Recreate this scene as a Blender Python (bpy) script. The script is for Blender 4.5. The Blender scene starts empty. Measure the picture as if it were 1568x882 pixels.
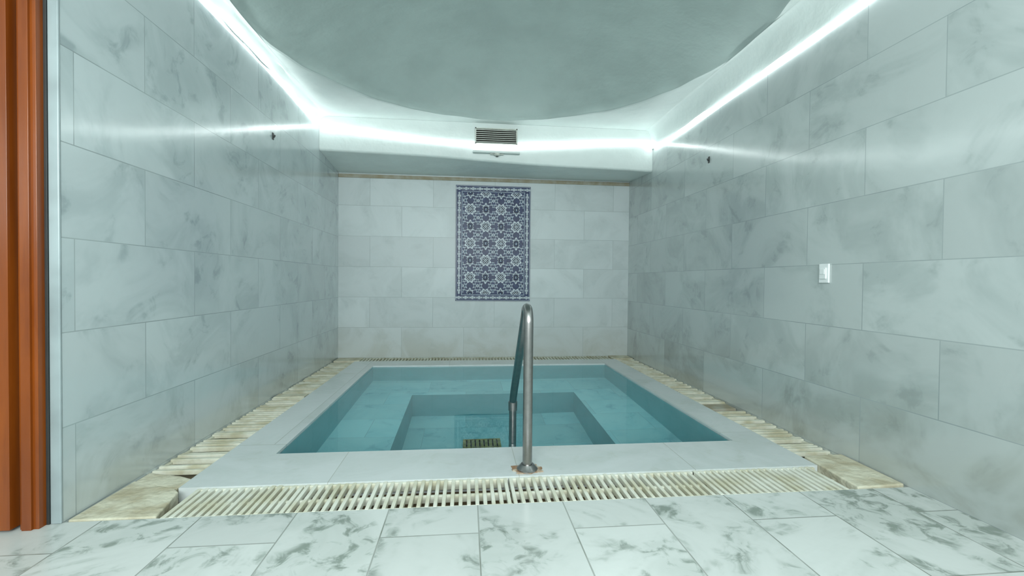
import bpy, math, random
from mathutils import Vector, Matrix
random.seed(7)
S = bpy.context.scene
XL, XR, YB, YF = -1.63, 2.18, 5.85, 1.97
H = 2.8

# ------------------------------------------------------------ mesh builder
class MB:
    def __init__(s): s.v=[]; s.f=[]; s.m=[]; s.mats=[]
    def mi(s, mat):
        if mat not in s.mats: s.mats.append(mat)
        return s.mats.index(mat)
    def poly(s, pts, mat):
        n=len(s.v); s.v+= [tuple(p) for p in pts]; s.f.append(list(range(n,n+len(pts)))); s.m.append(s.mi(mat))
    def box(s, a, b, mat, tf=None):
        x0,y0,z0=a; x1,y1,z1=b
        c=[(x0,y0,z0),(x1,y0,z0),(x1,y1,z0),(x0,y1,z0),(x0,y0,z1),(x1,y0,z1),(x1,y1,z1),(x0,y1,z1)]
        if tf: c=[tuple(tf @ Vector(p)) for p in c]
        n=len(s.v); s.v+=c; k=s.mi(mat)
        for f in [(0,3,2,1),(4,5,6,7),(0,1,5,4),(1,2,6,5),(2,3,7,6),(3,0,4,7)]:
            s.f.append([n+i for i in f]); s.m.append(k)
    def prism(s, pts, z0, z1, mat):
        n=len(s.v); k=s.mi(mat); N=len(pts)
        s.v += [(p[0],p[1],z0) for p in pts]+[(p[0],p[1],z1 if len(p)<3 else p[2]) for p in pts]
        s.f.append([n+i for i in range(N)][::-1]); s.m.append(k)
        s.f.append([n+N+i for i in range(N)]); s.m.append(k)
        for i in range(N):
            j=(i+1)%N; s.f.append([n+i,n+j,n+N+j,n+N+i]); s.m.append(k)
    def tube(s, path, r, mat, seg=20, cap=True):
        path=[Vector(p) for p in path]; k=s.mi(mat); n0=len(s.v)
        ref=None
        for i,p in enumerate(path):
            t=(path[min(i+1,len(path)-1)]-path[max(i-1,0)]).normalized()
            if ref is None:
                ref=Vector((1,0,0)) if abs(t.x)<.9 else Vector((0,0,1))
            a=(ref-t*ref.dot(t)).normalized(); b=t.cross(a); ref=a
            rr=r[i] if isinstance(r,(list,tuple)) else r
            for j in range(seg):
                w=2*math.pi*j/seg
                s.v.append(tuple(p+a*rr*math.cos(w)+b*rr*math.sin(w)))
        for i in range(len(path)-1):
            for j in range(seg):
                q=(j+1)%seg
                s.f.append([n0+i*seg+j,n0+i*seg+q,n0+(i+1)*seg+q,n0+(i+1)*seg+j]); s.m.append(k)
        if cap:
            s.f.append([n0+j for j in range(seg)][::-1]); s.m.append(k)
            e=n0+(len(path)-1)*seg
            s.f.append([e+j for j in range(seg)]); s.m.append(k)
    def obj(s, name, smooth=False, bevel=0, bseg=2, parent=None):
        me=bpy.data.meshes.new(name); me.from_pydata(s.v,[],s.f)
        for m in s.mats: me.materials.append(m)
        me.polygons.foreach_set('material_index', s.m)
        if smooth: me.polygons.foreach_set('use_smooth',[True]*len(s.f))
        me.update(); o=bpy.data.objects.new(name, me); S.collection.objects.link(o)
        if bevel:
            b=o.modifiers.new('bevel','BEVEL'); b.width=bevel; b.segments=bseg; b.limit_method='ANGLE'
        if smooth:
            try:
                me.set_sharp_from_angle(angle=math.radians(40))
            except Exception: pass
        if parent: o.parent=parent
        return o

# ------------------------------------------------------------ materials
def new(name):
    m=bpy.data.materials.new(name); m.use_nodes=True
    nt=m.node_tree; bs=nt.nodes['Principled BSDF']; return m,nt,bs
def N(nt,t,**kw):
    n=nt.nodes.new(t)
    for k,v in kw.items(): setattr(n,k,v)
    return n
def math_(nt,op,a,b=None,clamp=False):
    n=N(nt,'ShaderNodeMath',operation=op,use_clamp=clamp)
    for i,x in enumerate((a,b)):
        if x is None: continue
        if isinstance(x,(int,float)): n.inputs[i].default_value=x
        else: nt.links.new(x,n.inputs[i])
    return n.outputs[0]
def mix(nt,fac,a,b,mode='MIX'):
    n=N(nt,'ShaderNodeMix',data_type='RGBA',blend_type=mode)
    for i,x in ((0,fac),(6,a),(7,b)):
        if isinstance(x,(int,float)): n.inputs[i].default_value=x
        elif isinstance(x,tuple): n.inputs[i].default_value=(*x,1)
        else: nt.links.new(x,n.inputs[i])
    return n.outputs[2]
def ramp(nt,src,p0,p1,c0=(0,0,0),c1=(1,1,1)):
    n=N(nt,'ShaderNodeMapRange'); n.inputs[1].default_value=p0; n.inputs[2].default_value=p1
    n.interpolation_type='SMOOTHSTEP'
    nt.links.new(src,n.inputs[0]); return n.outputs[0]
def noise(nt,vec,scale,detail=4,rough=.55,dist=0):
    n=N(nt,'ShaderNodeTexNoise'); n.inputs['Scale'].default_value=scale; n.inputs['Detail'].default_value=detail
    n.inputs['Roughness'].default_value=rough; n.inputs['Distortion'].default_value=dist
    nt.links.new(vec,n.inputs['Vector']); return n.outputs['Fac']

def marble(name, axes, base, dark, vein, bw=.82, rh=.387, off=(0,0), mortar=(.27,.32,.32), rough=.15,
           patch=.6, blotch=0, tilevar=.14, msize=.003, bump=.02, low_tone=None, tiles=True, freq=2,
           bscale=7, blo=(.52,.68), coat=0):
    m,nt,bs=new(name)
    tc=N(nt,'ShaderNodeTexCoord'); sp=N(nt,'ShaderNodeSeparateXYZ'); nt.links.new(tc.outputs['Object'],sp.inputs[0])
    cb=N(nt,'ShaderNodeCombineXYZ')
    A=math_(nt,'ADD',sp.outputs[axes[0]],off[0]); B=math_(nt,'ADD',sp.outputs[axes[1]],off[1])
    nt.links.new(A,cb.inputs[0]); nt.links.new(B,cb.inputs[1])
    P=tc.outputs['Object']; rnd=None
    if tiles:
        br=N(nt,'ShaderNodeTexBrick'); br.offset=.5; br.offset_frequency=freq
        nt.links.new(cb.outputs[0],br.inputs['Vector'])
        br.inputs['Color1'].default_value=(0,0,0,1); br.inputs['Color2'].default_value=(1,1,1,1); br.inputs['Mortar'].default_value=(.5,.5,.5,1)
        br.inputs['Scale'].default_value=1; br.inputs['Mortar Size'].default_value=msize; br.inputs['Mortar Smooth'].default_value=.5
        br.inputs['Brick Width'].default_value=bw; br.inputs['Row Height'].default_value=rh
        rnd=N(nt,'ShaderNodeSeparateColor'); nt.links.new(br.outputs['Color'],rnd.inputs[0]); rnd=rnd.outputs[0]
        sh=N(nt,'ShaderNodeCombineXYZ'); r9=math_(nt,'MULTIPLY',rnd,9.0)
        nt.links.new(r9,sh.inputs[0]); nt.links.new(r9,sh.inputs[2])
        va=N(nt,'ShaderNodeVectorMath',operation='ADD'); nt.links.new(tc.outputs['Object'],va.inputs[0]); nt.links.new(sh.outputs[0],va.inputs[1])
        P=va.outputs[0]
    n1r=noise(nt,P,1.9,4,.62,.9)
    n1=ramp(nt,n1r,.40,.66)
    col=mix(nt,math_(nt,'MULTIPLY',n1,patch),base,dark)
    if blotch:
        b=ramp(nt,noise(nt,P,bscale,4,.62,.7),blo[0],blo[1])
        b=math_(nt,'MULTIPLY',math_(nt,'MULTIPLY',b,ramp(nt,n1r,.46,.58)),blotch)
        col=mix(nt,b,col,vein)
    if low_tone:  # yellower, slightly darker tone, strongest at the foot of the wall
        sc,z0,z1,amt=low_tone
        low=math_(nt,'SUBTRACT',1.0,ramp(nt,sp.outputs['Z'],z0,z1))
        col=mix(nt,math_(nt,'MULTIPLY',math_(nt,'MULTIPLY',low,math_(nt,'ADD',math_(nt,'MULTIPLY',n1,.6),.4)),amt),col,sc)
    if tilevar and tiles:
        g=math_(nt,'ADD',math_(nt,'MULTIPLY',rnd,tilevar),1-tilevar/2)
        cc=N(nt,'ShaderNodeCombineColor')
        for i in range(3): nt.links.new(g,cc.inputs[i])
        col=mix(nt,1.0,col,cc.outputs[0],'MULTIPLY')
    if tiles:
        col=mix(nt,math_(nt,'MULTIPLY',br.outputs['Fac'],math_(nt,'ADD',math_(nt,'MULTIPLY',n1,.3),.6)),col,mortar)
    nt.links.new(col,bs.inputs['Base Color'])
    bs.inputs['Roughness'].default_value=rough
    bs.inputs['Specular IOR Level'].default_value=.6
    if coat:
        bs.inputs['Coat Weight'].default_value=coat; bs.inputs['Coat Roughness'].default_value=.13; bs.inputs['Coat IOR'].default_value=1.6
    bp=N(nt,'ShaderNodeBump'); bp.inputs['Strength'].default_value=bump*4; bp.inputs['Distance'].default_value=.01
    nt.links.new(noise(nt,tc.outputs['Object'],18,2),bp.inputs['Height']); nt.links.new(bp.outputs[0],bs.inputs['Normal'])
    return m

def simple(name,col,rough=.5,metal=0,var=.12,scale=8,bump=0,bscale=20,col2=None,emis=None,spec=.5):
    m,nt,bs=new(name)
    tc=N(nt,'ShaderNodeTexCoord')
    n=ramp(nt,noise(nt,tc.outputs['Object'],scale,3),.35,.7)
    c2=col2 if col2 else tuple(c*(1-var*2) for c in col)
    nt.links.new(mix(nt,n,col,c2),bs.inputs['Base Color'])
    bs.inputs['Roughness'].default_value=rough; bs.inputs['Metallic'].default_value=metal
    bs.inputs['Specular IOR Level'].default_value=spec
    if bump:
        bp=N(nt,'ShaderNodeBump'); bp.inputs['Strength'].default_value=bump; bp.inputs['Distance'].default_value=.02
        nt.links.new(noise(nt,tc.outputs['Object'],bscale,3,.5),bp.inputs['Height']); nt.links.new(bp.outputs[0],bs.inputs['Normal'])
    if emis:
        bs.inputs['Emission Color'].default_value=(*emis[0],1); bs.inputs['Emission Strength'].default_value=emis[1]
    return m

WB,WD,WV=(.535,.605,.615),(.41,.48,.49),(.24,.30,.315)
m_wl=marble('marble_wall_left',('Y','Z'),WB,WD,WV,off=(.02,0),blotch=.5,bscale=6,patch=.75,coat=.6,low_tone=((.42,.42,.34),0,.5,.35))
m_wr=marble('marble_wall_right',('Y','Z'),(.47,.525,.52),(.35,.405,.40),(.22,.265,.26),off=(-.2,.0),rh=.3725,blotch=.38,bscale=6,patch=.7,coat=.6,low_tone=((.32,.33,.27),0,.7,.5))
m_wb=marble('marble_wall_back',('X','Z'),(.51,.57,.575),(.42,.48,.48),WV,off=(.44,.0),blotch=.15,rough=.42,bw=.8,rh=.39,low_tone=((.41,.40,.31),0,.6,.4))
m_fl=marble('marble_floor',('Y','X'),(.58,.62,.60),(.46,.505,.48),(.17,.215,.18),bw=.8,rh=.385,off=(.25,.33),blotch=.82,bscale=11,blo=(.46,.64),rough=.2,patch=.75,tilevar=.12,mortar=(.17,.19,.16),msize=.0035)
m_dk=marble('marble_deck',('X','Y'),(.60,.65,.65),(.51,.57,.555),(.43,.45,.38),bw=.95,rh=3,off=(.2,.2),blotch=.25,rough=.25,tilevar=.08,mortar=(.36,.38,.34))
m_pf=marble('pool_bench_stone_tinted',('X','Y'),(.46,.95,1.0),(.30,.82,.90),(.22,.66,.76),bw=.8,rh=.4,blotch=.65,rough=.5,tilevar=.12,mortar=(.28,.66,.73))  # turquoise tint of the water put into the stone colour
m_pw=marble('pool_wall_stone_shaded',('X','Z'),(.17,.58,.63),(.13,.52,.57),(.10,.44,.50),blotch=.1,rough=.5,tiles=False)  # water tint and dimmer light on upright faces put into the colour
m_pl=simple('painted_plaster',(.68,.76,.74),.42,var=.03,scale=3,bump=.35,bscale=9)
m_dome=simple('dome_plaster_shaded',(.42,.51,.49),.36,var=.05,scale=2.5,bump=.5,bscale=7)  # same plaster as the ceiling, with the dome's shade put into its colour
m_stone=simple('worn_limestone',(.62,.61,.48),.6,scale=7,col2=(.42,.38,.26),bump=.4,bscale=30)
m_slat=simple('grate_plastic',(.72,.74,.65),.45,scale=6,col2=(.57,.56,.42))
m_slat2=simple('grate_weathered',(.62,.63,.53),.55,scale=7,col2=(.44,.42,.29),bump=.2,bscale=40)
m_chan=simple('channel_rust',(.17,.11,.05),.8,scale=12,col2=(.07,.05,.03))
m_sed=simple('channel_sediment',(.20,.17,.10),.8,scale=9,col2=(.08,.065,.04))
m_steel=simple('brushed_steel',(.34,.335,.33),.3,metal=1,var=.06,scale=30)
m_rust=simple('rust_stain',(.26,.15,.08),.8,scale=30,col2=(.48,.43,.34))
m_white=simple('white_plastic',(.8,.84,.84),.35,var=.03)
m_pvc=simple('pvc_trim',(.34,.41,.42),.3,var=.15,scale=3)
m_dark=simple('dark_rubber_gap_shade',(.03,.035,.035),.5,var=.1)  # black of the hooks, also painted shade in the door-frame gaps
m_vent=simple('vent_metal',(.60,.64,.58),.4,var=.08,scale=20)
m_vdark=simple('gap_shade_black',(.03,.03,.025),.9,var=.1)  # near-black backing, stands in for the shade behind vent and drain slats
m_navy=simple('glaze_navy',(.014,.028,.080),.35,scale=25,col2=(.024,.045,.12),spec=.3)
m_wht=simple('glaze_white',(.54,.61,.65),.35,scale=20,var=.06,spec=.3)
m_blue=simple('glaze_blue',(.07,.14,.27),.35,scale=20,var=.12,spec=.3)
m_grout=simple('mural_grout',(.22,.27,.36),.7)
m_brown=simple('mortar_brown',(.28,.25,.17),.8,scale=6,col2=(.36,.36,.30))
m_drain=simple('drain_brass',(.46,.46,.18),.6,scale=20,col2=(.28,.28,.12))
m_led=simple('led_glow',(1,1,1),.5,var=0,emis=((.93,1.0,1.0),5.8))
m_wood,nt,bs=new('varnished_wood')
tc=N(nt,'ShaderNodeTexCoord'); mp=N(nt,'ShaderNodeMapping'); mp.inputs['Scale'].default_value=(7,7,.6); nt.links.new(tc.outputs['Object'],mp.inputs[0])
g=ramp(nt,noise(nt,mp.outputs[0],2.2,4,.6,.4),.2,.85)
nt.links.new(mix(nt,g,(.26,.062,.006),(.15,.032,.004)),bs.inputs['Base Color']); bs.inputs['Roughness'].default_value=.22
# water
m_wat=bpy.data.materials.new('clear_water'); m_wat.use_nodes=True; nt=m_wat.node_tree; nt.nodes.clear()
out=N(nt,'ShaderNodeOutputMaterial'); gl=N(nt,'ShaderNodeBsdfGlass'); gl.inputs['IOR'].default_value=1.33; gl.inputs['Roughness'].default_value=0
gl.inputs['Color'].default_value=(.97,1,1,1)
tc=N(nt,'ShaderNodeTexCoord'); bp=N(nt,'ShaderNodeBump'); bp.inputs['Strength'].default_value=.06; bp.inputs['Distance'].default_value=.01
nt.links.new(noise(nt,tc.outputs['Object'],3.5,2),bp.inputs['Height']); nt.links.new(bp.outputs[0],gl.inputs['Normal'])
nt.links.new(gl.outputs[0],out.inputs[0])

# ------------------------------------------------------------ shell
b=MB(); b.box((-3.1,-1.6,-.12),(XR,YF,0),m_fl); b.obj('floor')
b=MB(); b.box((XL-.12,YF,-.12),(XL,YB+.1,H),m_wl); b.obj('wall_left')
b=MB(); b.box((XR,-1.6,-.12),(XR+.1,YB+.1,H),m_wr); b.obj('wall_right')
b=MB(); b.box((XL,YB,-.12),(XR,YB+.1,H),m_wb); b.obj('wall_back')
b=MB(); b.box((-3.2,-1.7,-.12),(XR+.1,-1.6,H),m_wb); b.obj('wall_front')
b=MB(); b.box((-3.2,-1.6,-.12),(-3.1,2.1,H),m_wl); b.obj('wall_lobby')
b=MB(); b.box((-3.1,2.01,0),(XL-.12,2.1,H),m_pl); b.obj('wall_entry')

# ceiling with dome
cx,cy,R=.275,3.16,1.83
x0,x1,y0,y1=-3.2,XR+.1,-1.7,YB+.1
angs=[2*math.pi*i/128 for i in range(128)]+[math.atan2(yy-cy,xx-cx)%(2*math.pi) for xx in (x0,x1) for yy in (y0,y1)]
angs=sorted(set(angs)); NA=len(angs)
V=[];F=[];M=[]
def rect(a):
    c,s=math.cos(a),math.sin(a)
    t=min(((x1-cx)/c if c>1e-9 else (x0-cx)/c if c<-1e-9 else 1e9),((y1-cy)/s if s>1e-9 else (y0-cy)/s if s<-1e-9 else 1e9))
    return cx+c*t,cy+s*t
prof=[(None,0),(R+.03,0),(R+.008,.004),(R,.014),(R-.01,.035)]
Rs=R-.01; rise=.42
rad=(Rs*Rs+rise*rise)/(2*rise); amax=math.asin(Rs/rad)
for k in range(1,25):
    a=amax*(1-k/25); prof.append((rad*math.sin(a), .035+rad*math.cos(a)-(rad-rise)))
prof.append((.001,.035+rise))
for r,dz in prof:
    for a in angs:
        if r is None: x,y=rect(a)
        else: x,y=cx+r*math.cos(a),cy+r*math.sin(a)
        wob=.010*math.sin(a*9+1)+.006*math.sin(a*17)+.006*math.sin(a*31) if (r and r>R-.02) else 0
        V.append((x+wob*math.cos(a),y+wob*math.sin(a),H+dz))
for i in range(len(prof)-1):
    for j in range(NA):
        q=(j+1)%NA
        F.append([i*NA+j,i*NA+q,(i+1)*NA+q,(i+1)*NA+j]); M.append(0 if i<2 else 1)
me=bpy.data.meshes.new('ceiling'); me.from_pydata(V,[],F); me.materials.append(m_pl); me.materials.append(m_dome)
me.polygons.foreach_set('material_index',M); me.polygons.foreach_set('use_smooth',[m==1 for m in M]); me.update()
o=bpy.data.objects.new('ceiling',me); S.collection.objects.link(o)

def cove(name,X,sgn,zb,ya,yb):
    b=MB(); n=12; pts=[]
    for i in range(n+1):
        t=math.pi/2*i/n
        pts.append((X+sgn*(.012+.075*(1-math.cos(t))), zb+(H-.001-zb)*math.sin(t)))
    pts=[(X+sgn*.001,zb)]+pts+[(X+sgn*.001,H-.001)]
    ys=[ya+(yb-ya)*k/40 for k in range(41)]
    for y in ys:
        w=.006*math.sin(y*5)+.004*math.sin(y*13)
        for i,p in enumerate(pts): b.v.append((p[0]+(sgn*w*.5 if 0<i<len(pts)-1 else 0),y,p[1]+(w if p[1]<H-.01 else 0)))
    L=len(pts)
    for k in range(40):
        for i in range(L-1):
            b.f.append([k*L+i,k*L+i+1,(k+1)*L+i+1,(k+1)*L+i]); b.m.append(0)
    b.mats=[m_pl]
    return b.obj(name,smooth=True)
cove('trim_1',XL,1,2.72,YF,5.1)
cove('trim_2',XR,-1,2.575,-1.6,5.1)

# bulkhead (dropped beam over the far wall)
b=MB(); n=32; b.mats=[m_pl]
for i in range(n+1):
    t=i/n; x=XL+.001+(XR-XL-.002)*t
    zf=2.425-.11*t+.012*math.sin(t*7)*math.sin(math.pi*t); zb=2.36
    w=.006*math.sin(t*11)
    b.v+=[(x,YB-.001,zb),(x,5.13,zf-.002),(x,5.112,zf+.004),(x,5.10,zf+.022),(x,5.10+w,2.6),(x,5.10,H-.001)]
for i in range(n):
    for k in range(5):
        b.f.append([i*6+k,i*6+k+1,(i+1)*6+k+1,(i+1)*6+k]); b.m.append(0)
b.obj('bulkhead',smooth=True)
b=MB(); b.box((XL+.001,YB-.012,2.30),(XR-.001,YB-.001,2.345),m_brown); b.obj('trim_3',bevel=.003)

# ------------------------------------------------------------ LED strip
def lerp_path(pts,step=.05):
    out=[]
    for a,c in zip(pts,pts[1:]):
        a,c=Vector(a),Vector(c); k=max(1,int((c-a).length/step))
        for i in range(k): out.append(a.lerp(c,i/k))
    out.append(Vector(pts[-1])); return out
led=[(XL+.02,2.0,2.715),(XL+.02,3.2,2.722),(XL+.02,4.2,2.72),(XL+.02,5.06,2.69),(XL+.05,5.083,2.68),(-1.2,5.083,2.645),(-.75,5.083,2.60),(-.3,5.083,2.568),(.03,5.075,2.55),
     (.35,5.065,2.535),(.62,5.075,2.55),(1.1,5.083,2.585),(1.5,5.083,2.625),(2.0,5.083,2.645),(2.12,5.083,2.63),(XR-.02,5.0,2.56),(XR-.02,4.3,2.548),(XR-.02,3.3,2.552),(XR-.02,2.3,2.556),(XR-.02,.6,2.56)]
lp=lerp_path(led,.3)
for i,p in enumerate(lp):
    if 0<i<len(lp)-1: p.z+=.004*math.sin(i*1.3)
b=MB(); b.tube(lp,.0085,m_led,seg=5); b.obj('led_strip_light',smooth=True)

# ------------------------------------------------------------ pool
PX0,PX1,PY0,PY1=-1.08,1.69,2.65,5.29
BX0,BX1,BY0,BY1=-.56,1.16,3.2,4.70
ZB,ZF=-.70,-1.32
b=MB()
def wall4(x0,x1,y0,y1,zt,zb,mat):
    b.poly([(x0,y0,zt),(x1,y0,zt),(x1,y0,zb),(x0,y0,zb)],mat)
    b.poly([(x0,y1,zt),(x0,y1,zb),(x1,y1,zb),(x1,y1,zt)],mat)
    b.poly([(x0,y0,zt),(x0,y0,zb),(x0,y1,zb),(x0,y1,zt)],mat)
    b.poly([(x1,y0,zt),(x1,y1,zt),(x1,y1,zb),(x1,y0,zb)],mat)
wall4(PX0,PX1,PY0,PY1,-.03,ZB,m_pw)
for q in [((PX0,PY0),(PX1,BY0)),((PX0,BY1),(PX1,PY1)),((PX0,BY0),(BX0,BY1)),((BX1,BY0),(PX1,BY1))]:
    (a0,c0),(a1,c1)=q; b.poly([(a0,c0,ZB),(a1,c0,ZB),(a1,c1,ZB),(a0,c1,ZB)],m_pf)
wall4(BX0,BX1,BY0,BY1,ZB,ZF,m_pw)
b.poly([(BX0,BY0,ZF),(BX1,BY0,ZF),(BX1,BY1,ZF),(BX0,BY1,ZF)],m_pf)
b.obj('sunken_pool')
b=MB(); b.poly([(PX0,PY0,-.014),(PX1,PY0,-.014),(PX1,PY1,-.014),(PX0,PY1,-.014)],m_wat); b.obj('pool_water')
# deck
DX0,DX1,DY0,DY1=-1.36,1.93,2.25,5.60
b=MB()
b.box((DX0,DY0,-.03),(DX1,PY0,0),m_dk); b.box((DX0,PY1,-.03),(DX1,DY1,0),m_dk)
b.box((DX0,PY0,-.03),(PX0,PY1,0),m_dk); b.box((PX1,PY0,-.03),(DX1,PY1,0),m_dk)
b.poly([(DX0,DY0,-.03),(DX0,DY0,-.07),(DX1,DY0,-.07),(DX1,DY0,-.03)],m_dk); b.poly([(DX0,DY1,-.03),(DX1,DY1,-.03),(DX1,DY1,-.07),(DX0,DY1,-.07)],m_dk)
b.poly([(DX0,DY0,-.03),(DX0,DY1,-.03),(DX0,DY1,-.07),(DX0,DY0,-.07)],m_dk); b.poly([(DX1,DY0,-.03),(DX1,DY0,-.07),(DX1,DY1,-.07),(DX1,DY1,-.03)],m_dk)
b.obj('pool_deck')
b=MB(); b.box((XL,YF,-.12),(XR,DY0,-.07),m_chan); b.box((XL,DY1,-.12),(XR,YB,-.07),m_sed)
b.box((XL,DY0,-.12),(DX0,DY1,-.06),m_sed); b.box((DX1,DY0,-.12),(XR,DY1,-.06),m_sed); b.obj('drain_channel')

def grate_x(name,xa,xb,ya,yb,pitch,w,mat,jit=0):
    b=MB(); x=xa
    while x<xb-w:
        j=random.uniform(-jit,jit)
        b.box((x,ya+.004,-.028),(x+w,yb-.004,-.002+j*.5),mat); x+=pitch*(1+random.uniform(-.04,.04)*(jit>0))
    for yy in (ya+.001,yb-.015): b.box((xa,yy,-.05),(xb,yy+.014,-.006),mat)
    b.box((xa,(ya+yb)/2-.008,-.05),(xb,(ya+yb)/2+.008,-.016),mat)
    return b.obj(name,bevel=.0015,bseg=1)
def grate_y(name,xa,xb,ya,yb,pitch,w,mat,gaps=()):
    b=MB(); y=ya
    while y<yb-w:
        if not any(g0<y<g1 for g0,g1 in gaps):
            j=random.uniform(-.004,.004); ww=w*random.uniform(.85,1.1)
            tf=Matrix.Translation((0,y,0))@Matrix.Rotation(random.uniform(-.02,.02),4,'Z')
            b.box((xa+.006+abs(j),0,-.03),(xb-.006+j*.5,ww,-.004+j*.6),mat,tf)
        y+=pitch*random.uniform(.95,1.05)
    for xx in (xa+.003,xb-.023): b.box((xx,ya,-.05),(xx+.02,yb,-.014),mat)
    return b.obj(name,bevel=.002,bseg=1)
grate_x('drain_grate',-1.27,-.775,YF+.003,DY0-.003,.034,.019,m_slat,.004)
grate_x('drain_grate',-.77,.215,YF+.003,DY0-.003,.037,.017,m_slat,.003)
grate_x('drain_grate',.22,1.20,YF+.003,DY0-.003,.038,.017,m_slat,.003)
grate_x('drain_grate',1.205,1.90,YF+.003,DY0-.003,.034,.018,m_slat,.003)
grate_y('drain_grate',XL,DX0,2.46,3.9,.044,.021,m_slat2)
grate_y('drain_grate',XL,DX0,4.05,YB-.25,.056,.032,m_slat2,gaps=((4.5,4.6),))
grate_y('drain_grate',DX1,XR,2.4,3.3,.048,.024,m_slat2)
grate_y('drain_grate',DX1,XR,3.52,YB-.25,.056,.032,m_slat2,gaps=((4.3,4.36),))
grate_x('drain_grate',-1.3,1.9,DY1+.003,YB-.003,.04,.024,m_slat2,.003)
def slab(name,pts,z0,z1,mat=m_stone,bev=.006):
    b=MB(); b.prism(pts,z0,z1,mat); return b.obj(name,bevel=bev)
slab('stone_channel_cover',[(-1.622,1.98),(-1.285,1.98),(-1.33,2.2),(-1.37,2.24),(-1.615,2.34)],-.06,.004)
slab('stone_channel_cover',[(-1.62,2.35),(-1.37,2.25),(-1.365,2.36),(-1.44,2.40),(-1.62,2.45)],-.06,-.004)
slab('stone_channel_cover',[(1.915,1.98,.006),(2.172,1.985,.010),(2.172,2.36,.014),(1.94,2.36,.010)],-.06,.014)
slab('stone_channel_cover',[(-1.62,3.91),(-1.37,3.92),(-1.37,4.03),(-1.62,4.04)],-.06,.004)
slab('stone_channel_cover',[(1.94,3.36),(2.172,3.37),(2.172,3.51),(1.94,3.51)],-.06,-.012,m_brown)
slab('stone_channel_cover',[(1.91,5.61),(2.172,5.61),(2.172,5.84),(1.91,5.84)],-.06,.006)
slab('stone_channel_cover',[(-1.62,5.61),(-1.31,5.61),(-1.31,5.84),(-1.62,5.84)],-.06,.004)

b=MB(); dx,dy=.145,3.98
b.box((dx-.17,dy-.15,ZF+.001),(dx+.17,dy+.15,ZF+.008),m_vdark)
for i in range(9): b.box((dx-.17+i*.0395,dy-.15,ZF+.008),(dx-.17+i*.0395+.028,dy+.15,ZF+.022),m_drain)
for yy in (dy-.15,dy-.01,dy+.135): b.box((dx-.17,yy,ZF+.008),(dx+.17,yy+.015,ZF+.02),m_drain)
b.obj('pool_drain_grille')

# ------------------------------------------------------------ handrail
hx=.325; r=.0255
path=[(hx,2.318,.001),(hx,2.318,.3),(hx,2.318,.6),(hx,2.318,.78)]
ca=(2.318+.065,.78)
for i in range(1,15):
    a=math.pi-math.pi*i/14*.80
    path.append((hx,ca[0]+.065*math.cos(a),ca[1]+.075*math.sin(a)))
last=path[-1]
end=(hx,3.04,.21)
for i in range(1,9):
    t=i/9; path.append((hx,last[1]+(end[1]-last[1])*t,last[2]+(end[2]-last[2])*t))
path+=[(hx,3.045,.20),(hx,3.062,.17),(hx,3.07,.13),(hx,3.07,-.1),(hx,3.07,-.4),(hx,3.07,ZB+.003)]
b=MB(); b.tube(path,r,m_steel,seg=24)
b.tube([(hx,3.07,.10),(hx,3.07,.16)],.031,m_steel,seg=24)
b.tube([(hx,3.07,ZB+.001),(hx,3.07,ZB+.012)],.055,m_steel,seg=24)
b.tube([(hx,2.318,.006),(hx,2.318,.012),(hx,2.318,.02),(hx,2.318,.034)],[.055,.055,.046,.034],m_steel,seg=28)
pts=[]
for i in range(22):
    a=2*math.pi*i/22; q=.078+.010*math.sin(i*2.3)+.006*math.sin(i*5.1)
    pts.append((hx+q*1.05*math.cos(a),2.325+q*.75*math.sin(a)))
b.prism(pts,.0004,.006,m_rust)
b.obj('pool_handrail',smooth=True)

# ------------------------------------------------------------ mural
MX,MZ=.34,1.492; HW,HH=.49,.755
IW,IH=.402,.667
b=MB(); b.box((MX-HW,YB-.010,MZ-HH),(MX+HW,YB-.0005,MZ+HH),m_navy)
def clip(poly,rc):
    x0,x1,y0,y1=rc
    for ax,val,sg in ((0,x0,1),(0,x1,-1),(1,y0,1),(1,y1,-1)):
        outp=[]
        for i in range(len(poly)):
            p,q=poly[i],poly[(i+1)%len(poly)]
            dp=(p[ax]-val)*sg; dq=(q[ax]-val)*sg
            if dp>=0: outp.append(p)
            if (dp>=0)!=(dq>=0):
                t=dp/(dp-dq); outp.append((p[0]+(q[0]-p[0])*t,p[1]+(q[1]-p[1])*t))
        poly=outp
        if len(poly)<3: return None
    return poly
RC=(-IW,IW,-IH,IH)
def put(poly,mat,layer,rc=None):
    poly=clip(poly,rc or RC)
    if poly: b.poly([(MX+p[0],YB-.0105-.0006*layer,MZ+p[1]) for p in poly],mat)
def disc(x,y,r,mat,layer,rc=None,n=14):
    put([(x+r*math.cos(2*math.pi*i/n),y+r*math.sin(2*math.pi*i/n)) for i in range(n)],mat,layer,rc)
def petal(x,y,a,l,w,mat,layer,r0=0,rc=None):
    c,s=math.cos(a),math.sin(a); P=[]
    prof=[(0,.15),(.25,.7),(.55,1),(.8,.75),(1,0)]
    for t,k in prof: P.append((r0+l*t,w*k))
    for t,k in prof[-2::-1]: P.append((r0+l*t,-w*k))
    put([(x+u*c-v*s,y+u*s+v*c) for u,v in P],mat,layer,rc)
def strip(pts,ws,mat,layer,rc=None):
    L=[];Rr=[]
    for i,p in enumerate(pts):
        q0=pts[max(0,i-1)];q1=pts[min(len(pts)-1,i+1)]
        dx,dy=q1[0]-q0[0],q1[1]-q0[1]; d=math.hypot(dx,dy) or 1
        nx,ny=-dy/d,dx/d; L.append((p[0]+nx*ws[i],p[1]+ny*ws[i])); Rr.append((p[0]-nx*ws[i],p[1]-ny*ws[i]))
    for i in range(len(pts)-1): put([L[i],L[i+1],Rr[i+1],Rr[i]],mat,layer,rc)
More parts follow.
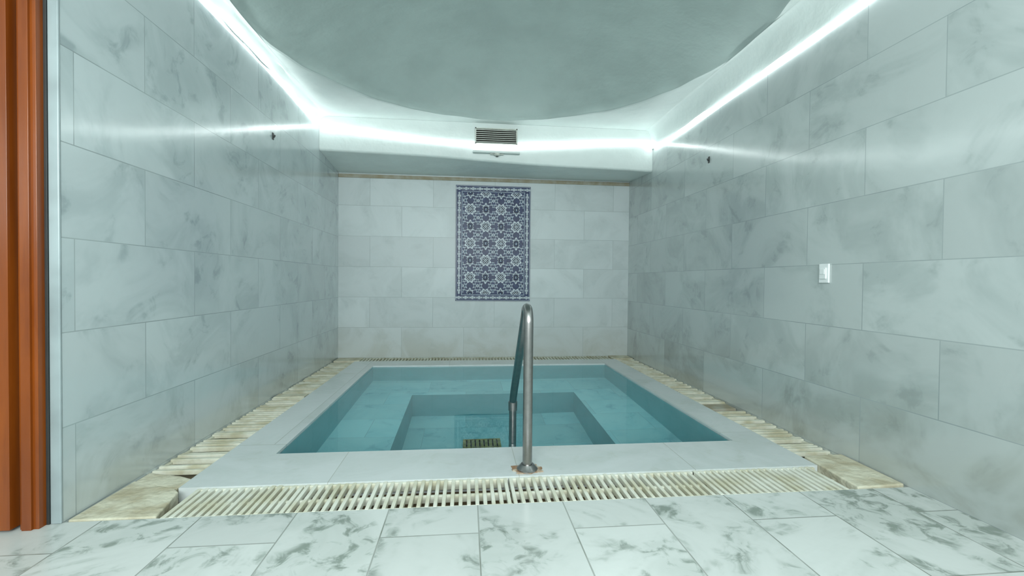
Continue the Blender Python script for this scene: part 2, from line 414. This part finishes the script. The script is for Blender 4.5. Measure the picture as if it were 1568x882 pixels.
def arc(x,y,a,l,bend,n=8):
    P=[(x,y)]; 
    for i in range(n):
        aa=a+bend*(i+.5)/n; x+=l/n*math.cos(aa); y+=l/n*math.sin(aa); P.append((x,y))
    return P
def saz(x,y,a,l,bend,w,layer=3):
    P=arc(x,y,a,l,bend,10); ws=[w*math.sin(math.pi*(i/10)**.75)+.0008 for i in range(11)]
    strip(P,ws,m_wht,layer); strip(P[1:-1],[q*.28 for q in ws[1:-1]],m_blue,layer+1)
def big(x,y):
    for i in range(8): petal(x,y,math.pi/8+i*math.pi/4,.080,.021,m_wht,4,.004)
    for i in range(8): petal(x,y,math.pi/8+i*math.pi/4,.048,.009,m_navy,6,.012)
    for i in range(8): petal(x,y,math.pi/8+i*math.pi/4,.028,.0045,m_wht,7,.016)
    disc(x,y,.017,m_wht,7); disc(x,y,.008,m_navy,8)
def palm(x,y,up=1):
    A=math.pi/2*up
    for k,(da,l,w) in enumerate([(-1.15,.05,.012),(-.65,.066,.015),(0,.085,.018),(.65,.066,.015),(1.15,.05,.012)]):
        petal(x,y,A+da,l,w,m_wht,4); petal(x,y,A+da,l*.62,w*.38,m_navy,5,l*.15)
    for da in (-2.3,2.3): petal(x,y,A+da,.045,.012,m_wht,4)
    disc(x,y,.015,m_blue,6); disc(x,y,.007,m_wht,7)
PXW,PYH=.402,.445
for i in range(-3,4):
    for j in range(-3,4):
        for (ox,oy,kind) in ((0.1,0.0,0),(-.1,0,1),(-.1,PYH/2,0),(.1,PYH/2,1)):
            x=ox+i*PXW; y=oy+j*PYH
            if abs(x)>.55 or abs(y)>.8: continue
            if kind==0: big(x,y)
            else: palm(x,y+.004,1); palm(x,y-.004,-1)
            for sx in (-1,1):
                for sy in (-1,1):
                    a=math.atan2(sy*1.0,sx*.45)
                    strip(arc(x,y,a,.15,sx*sy*(-1.5),8),[.0026]*9,m_wht,2)
                    saz(x+sx*.035,y+sy*.082,math.atan2(sy*.5,sx),.085,sx*sy*1.3,.0095)
                    saz(x+sx*.088,y+sy*.02,math.atan2(sy,sx*.2),.075,-sx*sy*1.4,.0085)
            for sx in (-1,1):
                fx,fy=x+sx*.1,y+PYH/4
                if kind==0:
                    for k in range(6): petal(fx,fy,k*math.pi/3+.3,.024,.0075,m_wht,5)
                    disc(fx,fy,.007,m_blue,6)
full=(-HW,HW,-HH,HH)
def fr(w0,w1,mat,layer):
    a0,c0=HW-w0,HH-w0; a1,c1=HW-w1,HH-w1
    for q in ([(-a0,-c0),(a0,-c0),(a1,-c1),(-a1,-c1)],[(-a0,c0),(a0,c0),(a1,c1),(-a1,c1)],[(-a0,-c0),(-a0,c0),(-a1,c1),(-a1,-c1)],[(a0,-c0),(a0,c0),(a1,c1),(a1,-c1)]):
        put(q,mat,layer,full)
fr(.007,.011,m_wht,2); fr(.076,.081,m_wht,2); fr(.083,.086,m_blue,2)
bw=.0445
def bros(x,y,ang):
    disc(x,y,.021,m_wht,4,full,18); disc(x,y,.0135,m_navy,5,full,16)
    for k in range(6): petal(x,y,k*math.pi/3,.012,.004,m_wht,6,.001,full)
    for sg in (-1,1):
        for s2 in (-1,1):
            a=ang+ (0 if sg>0 else math.pi)
            P=arc(x+.02*math.cos(a),y+.02*math.sin(a),a+s2*.9,.036,-s2*1.9,6)
            strip(P,[.003,.005,.006,.005,.004,.003,.001],m_wht,4,full)
nx=10; ny=15
for i in range(nx+1):
    x=-(HW-bw)+i*2*(HW-bw)/nx
    for sy in (-1,1): bros(x,sy*(HH-bw),0)
for i in range(1,ny):
    y=-(HH-bw)+i*2*(HH-bw)/ny
    for sx in (-1,1): bros(sx*(HW-bw),y,math.pi/2)
for k in range(-2,3): strip([(k*.2,-HH),(k*.2,HH)],[.0009]*2,m_grout,9,full)
for k in range(-3,4): strip([(-HW,k*.2),(HW,k*.2)],[.0009]*2,m_grout,9,full)
b.obj('tile_mural')

# ------------------------------------------------------------ vent, detector, hooks, switch
b=MB(); vx,vz0,vz1=.32,2.555,2.735; yv=5.092; hw=.24
b.box((vx-hw+.012,yv-.004,vz0+.01),(vx+hw-.012,yv,vz1-.01),m_vdark)
for (a,c) in (((vx-hw,vz0),(vx+hw,vz0+.012)),((vx-hw,vz1-.012),(vx+hw,vz1)),((vx-hw,vz0),(vx-hw+.012,vz1)),((vx+hw-.012,vz0),(vx+hw,vz1))):
    b.box((a[0],yv-.030,a[1]),(c[0],yv,c[1]),m_vent)
for i in range(7):
    z=vz0+.026+i*.0222
    tf=Matrix.Translation((vx,yv-.017,z))@Matrix.Rotation(math.radians(12),4,'X')
    b.box((-hw+.012,-.012,-.0028),(hw-.012,.012,.0028),m_vent,tf)
b.obj('air_vent')
b=MB(); b.box((vx-.265,5.03,2.447),(vx+.27,5.092,2.47),m_pl); b.obj('vent_ledge',bevel=.006)
b=MB(); b.tube([(vx+.01,5.06,2.446),(vx+.01,5.06,2.436),(vx+.01,5.06,2.424),(vx+.01,5.06,2.418)],[.035,.035,.028,.014],m_vent,seg=24)
b.tube([(vx-.07,5.06,2.440),(vx+.085,5.06,2.440)],.006,m_vent,seg=12)
b.tube([(vx+.01,5.06,2.418),(vx+.01,5.06,2.412)],.012,m_dark,seg=16)
b.obj('recessed_spotlight',smooth=True)
def hook(X,sg,y,z):
    b=MB()
    b.box((min(X,X+sg*.006),y-.011,z-.030),(max(X,X+sg*.006),y+.011,z+.026),m_dark)
    b.tube([(X+sg*.005,y,z-.005),(X+sg*.012,y,z-.009),(X+sg*.015,y,z-.002),(X+sg*.016,y,z+.008)],[.006,.006,.006,.007],m_dark,seg=12)
    b.obj('wall_hook',smooth=True)
hook(XL,1,3.93,2.20); hook(XR,-1,3.85,2.12)
b=MB(); sy,sz=2.51,1.065
b.box((XR-.012,sy-.036,sz-.058),(XR-.0005,sy+.036,sz+.058),m_white)
b.box((XR-.020,sy-.024,sz-.034),(XR-.012,sy+.024,sz+.034),m_white)
b.box((XR-.024,sy-.018,sz-.006),(XR-.020,sy+.018,sz+.026),m_white)
b.obj('light_switch',bevel=.004)

# ------------------------------------------------------------ door
b=MB()
b.box((XL-.038,YF-.012,0),(XL+.002,YF-.0005,H-.002),m_pvc); b.obj('trim_4',bevel=.004)
b=MB()
b.box((-1.748,1.925,0),(-1.680,2.0,2.75),m_wood); b.box((-1.735,1.915,0),(-1.70,1.93,2.75),m_wood)
b.box((-1.680,1.955,0),(-1.669,2.0,2.75),m_dark)  # dark strip painted in for the shaded gap between trim and frame
b.box((-2.75,1.925,0),(-2.66,2.0,2.75),m_wood)
b.box((-2.66,1.925,2.62),(-1.748,2.0,2.75),m_wood)
b.box((-2.655,1.90,.012),(-1.762,1.95,2.61),m_wood)
for z0,z1 in ((.2,.95),(1.15,2.45)):
    for xa in (-2.56,-2.17):
        b.box((xa,1.89,z0),(xa+.28,1.905,z1),m_wood); b.box((xa+.035,1.882,z0+.035),(xa+.245,1.895,z1-.035),m_wood)
b.box((-1.762,1.94,.0),(-1.748,1.96,2.62),m_dark)  # dark strip painted in for the shaded groove beside the leaf
b.tube([(-2.6,1.90,1.05),(-2.6,1.85,1.05),(-2.59,1.845,1.05),(-2.50,1.845,1.05)],.011,m_steel,seg=14)
b.obj('door_1',bevel=.005)

# ------------------------------------------------------------ lights
def area(name,loc,rot,sx,sy,power,col):
    l=bpy.data.lights.new(name,'AREA'); l.shape='RECTANGLE'; l.size=sx; l.size_y=sy; l.energy=power; l.color=col
    o=bpy.data.objects.new(name,l); o.location=loc; o.rotation_euler=rot; S.collection.objects.link(o); return o
area('added_fill_light',(-.1,-1.45,2.0),(math.radians(80),0,0),3.4,1.2,110,(.94,1,1))  # fill light added behind the camera to brighten walls and pool
w=bpy.data.worlds.new('world'); S.world=w; w.use_nodes=True
w.node_tree.nodes['Background'].inputs[0].default_value=(.6,.75,.75,1); w.node_tree.nodes['Background'].inputs[1].default_value=.3

# ------------------------------------------------------------ camera
cam=bpy.data.cameras.new('camera'); cam.sensor_width=36; cam.lens=36*680/1568; cam.clip_start=.02
co=bpy.data.objects.new('camera',cam); S.collection.objects.link(co)
Mx=Matrix.Translation((0,0,1))@Matrix.Rotation(math.radians(-5.8),4,'Z')@Matrix.Rotation(math.radians(90-.88),4,'X')@Matrix.Rotation(.009,4,'Z')
co.matrix_world=Mx; S.camera=co
S.view_settings.view_transform='Standard'
S.view_settings.exposure=.84
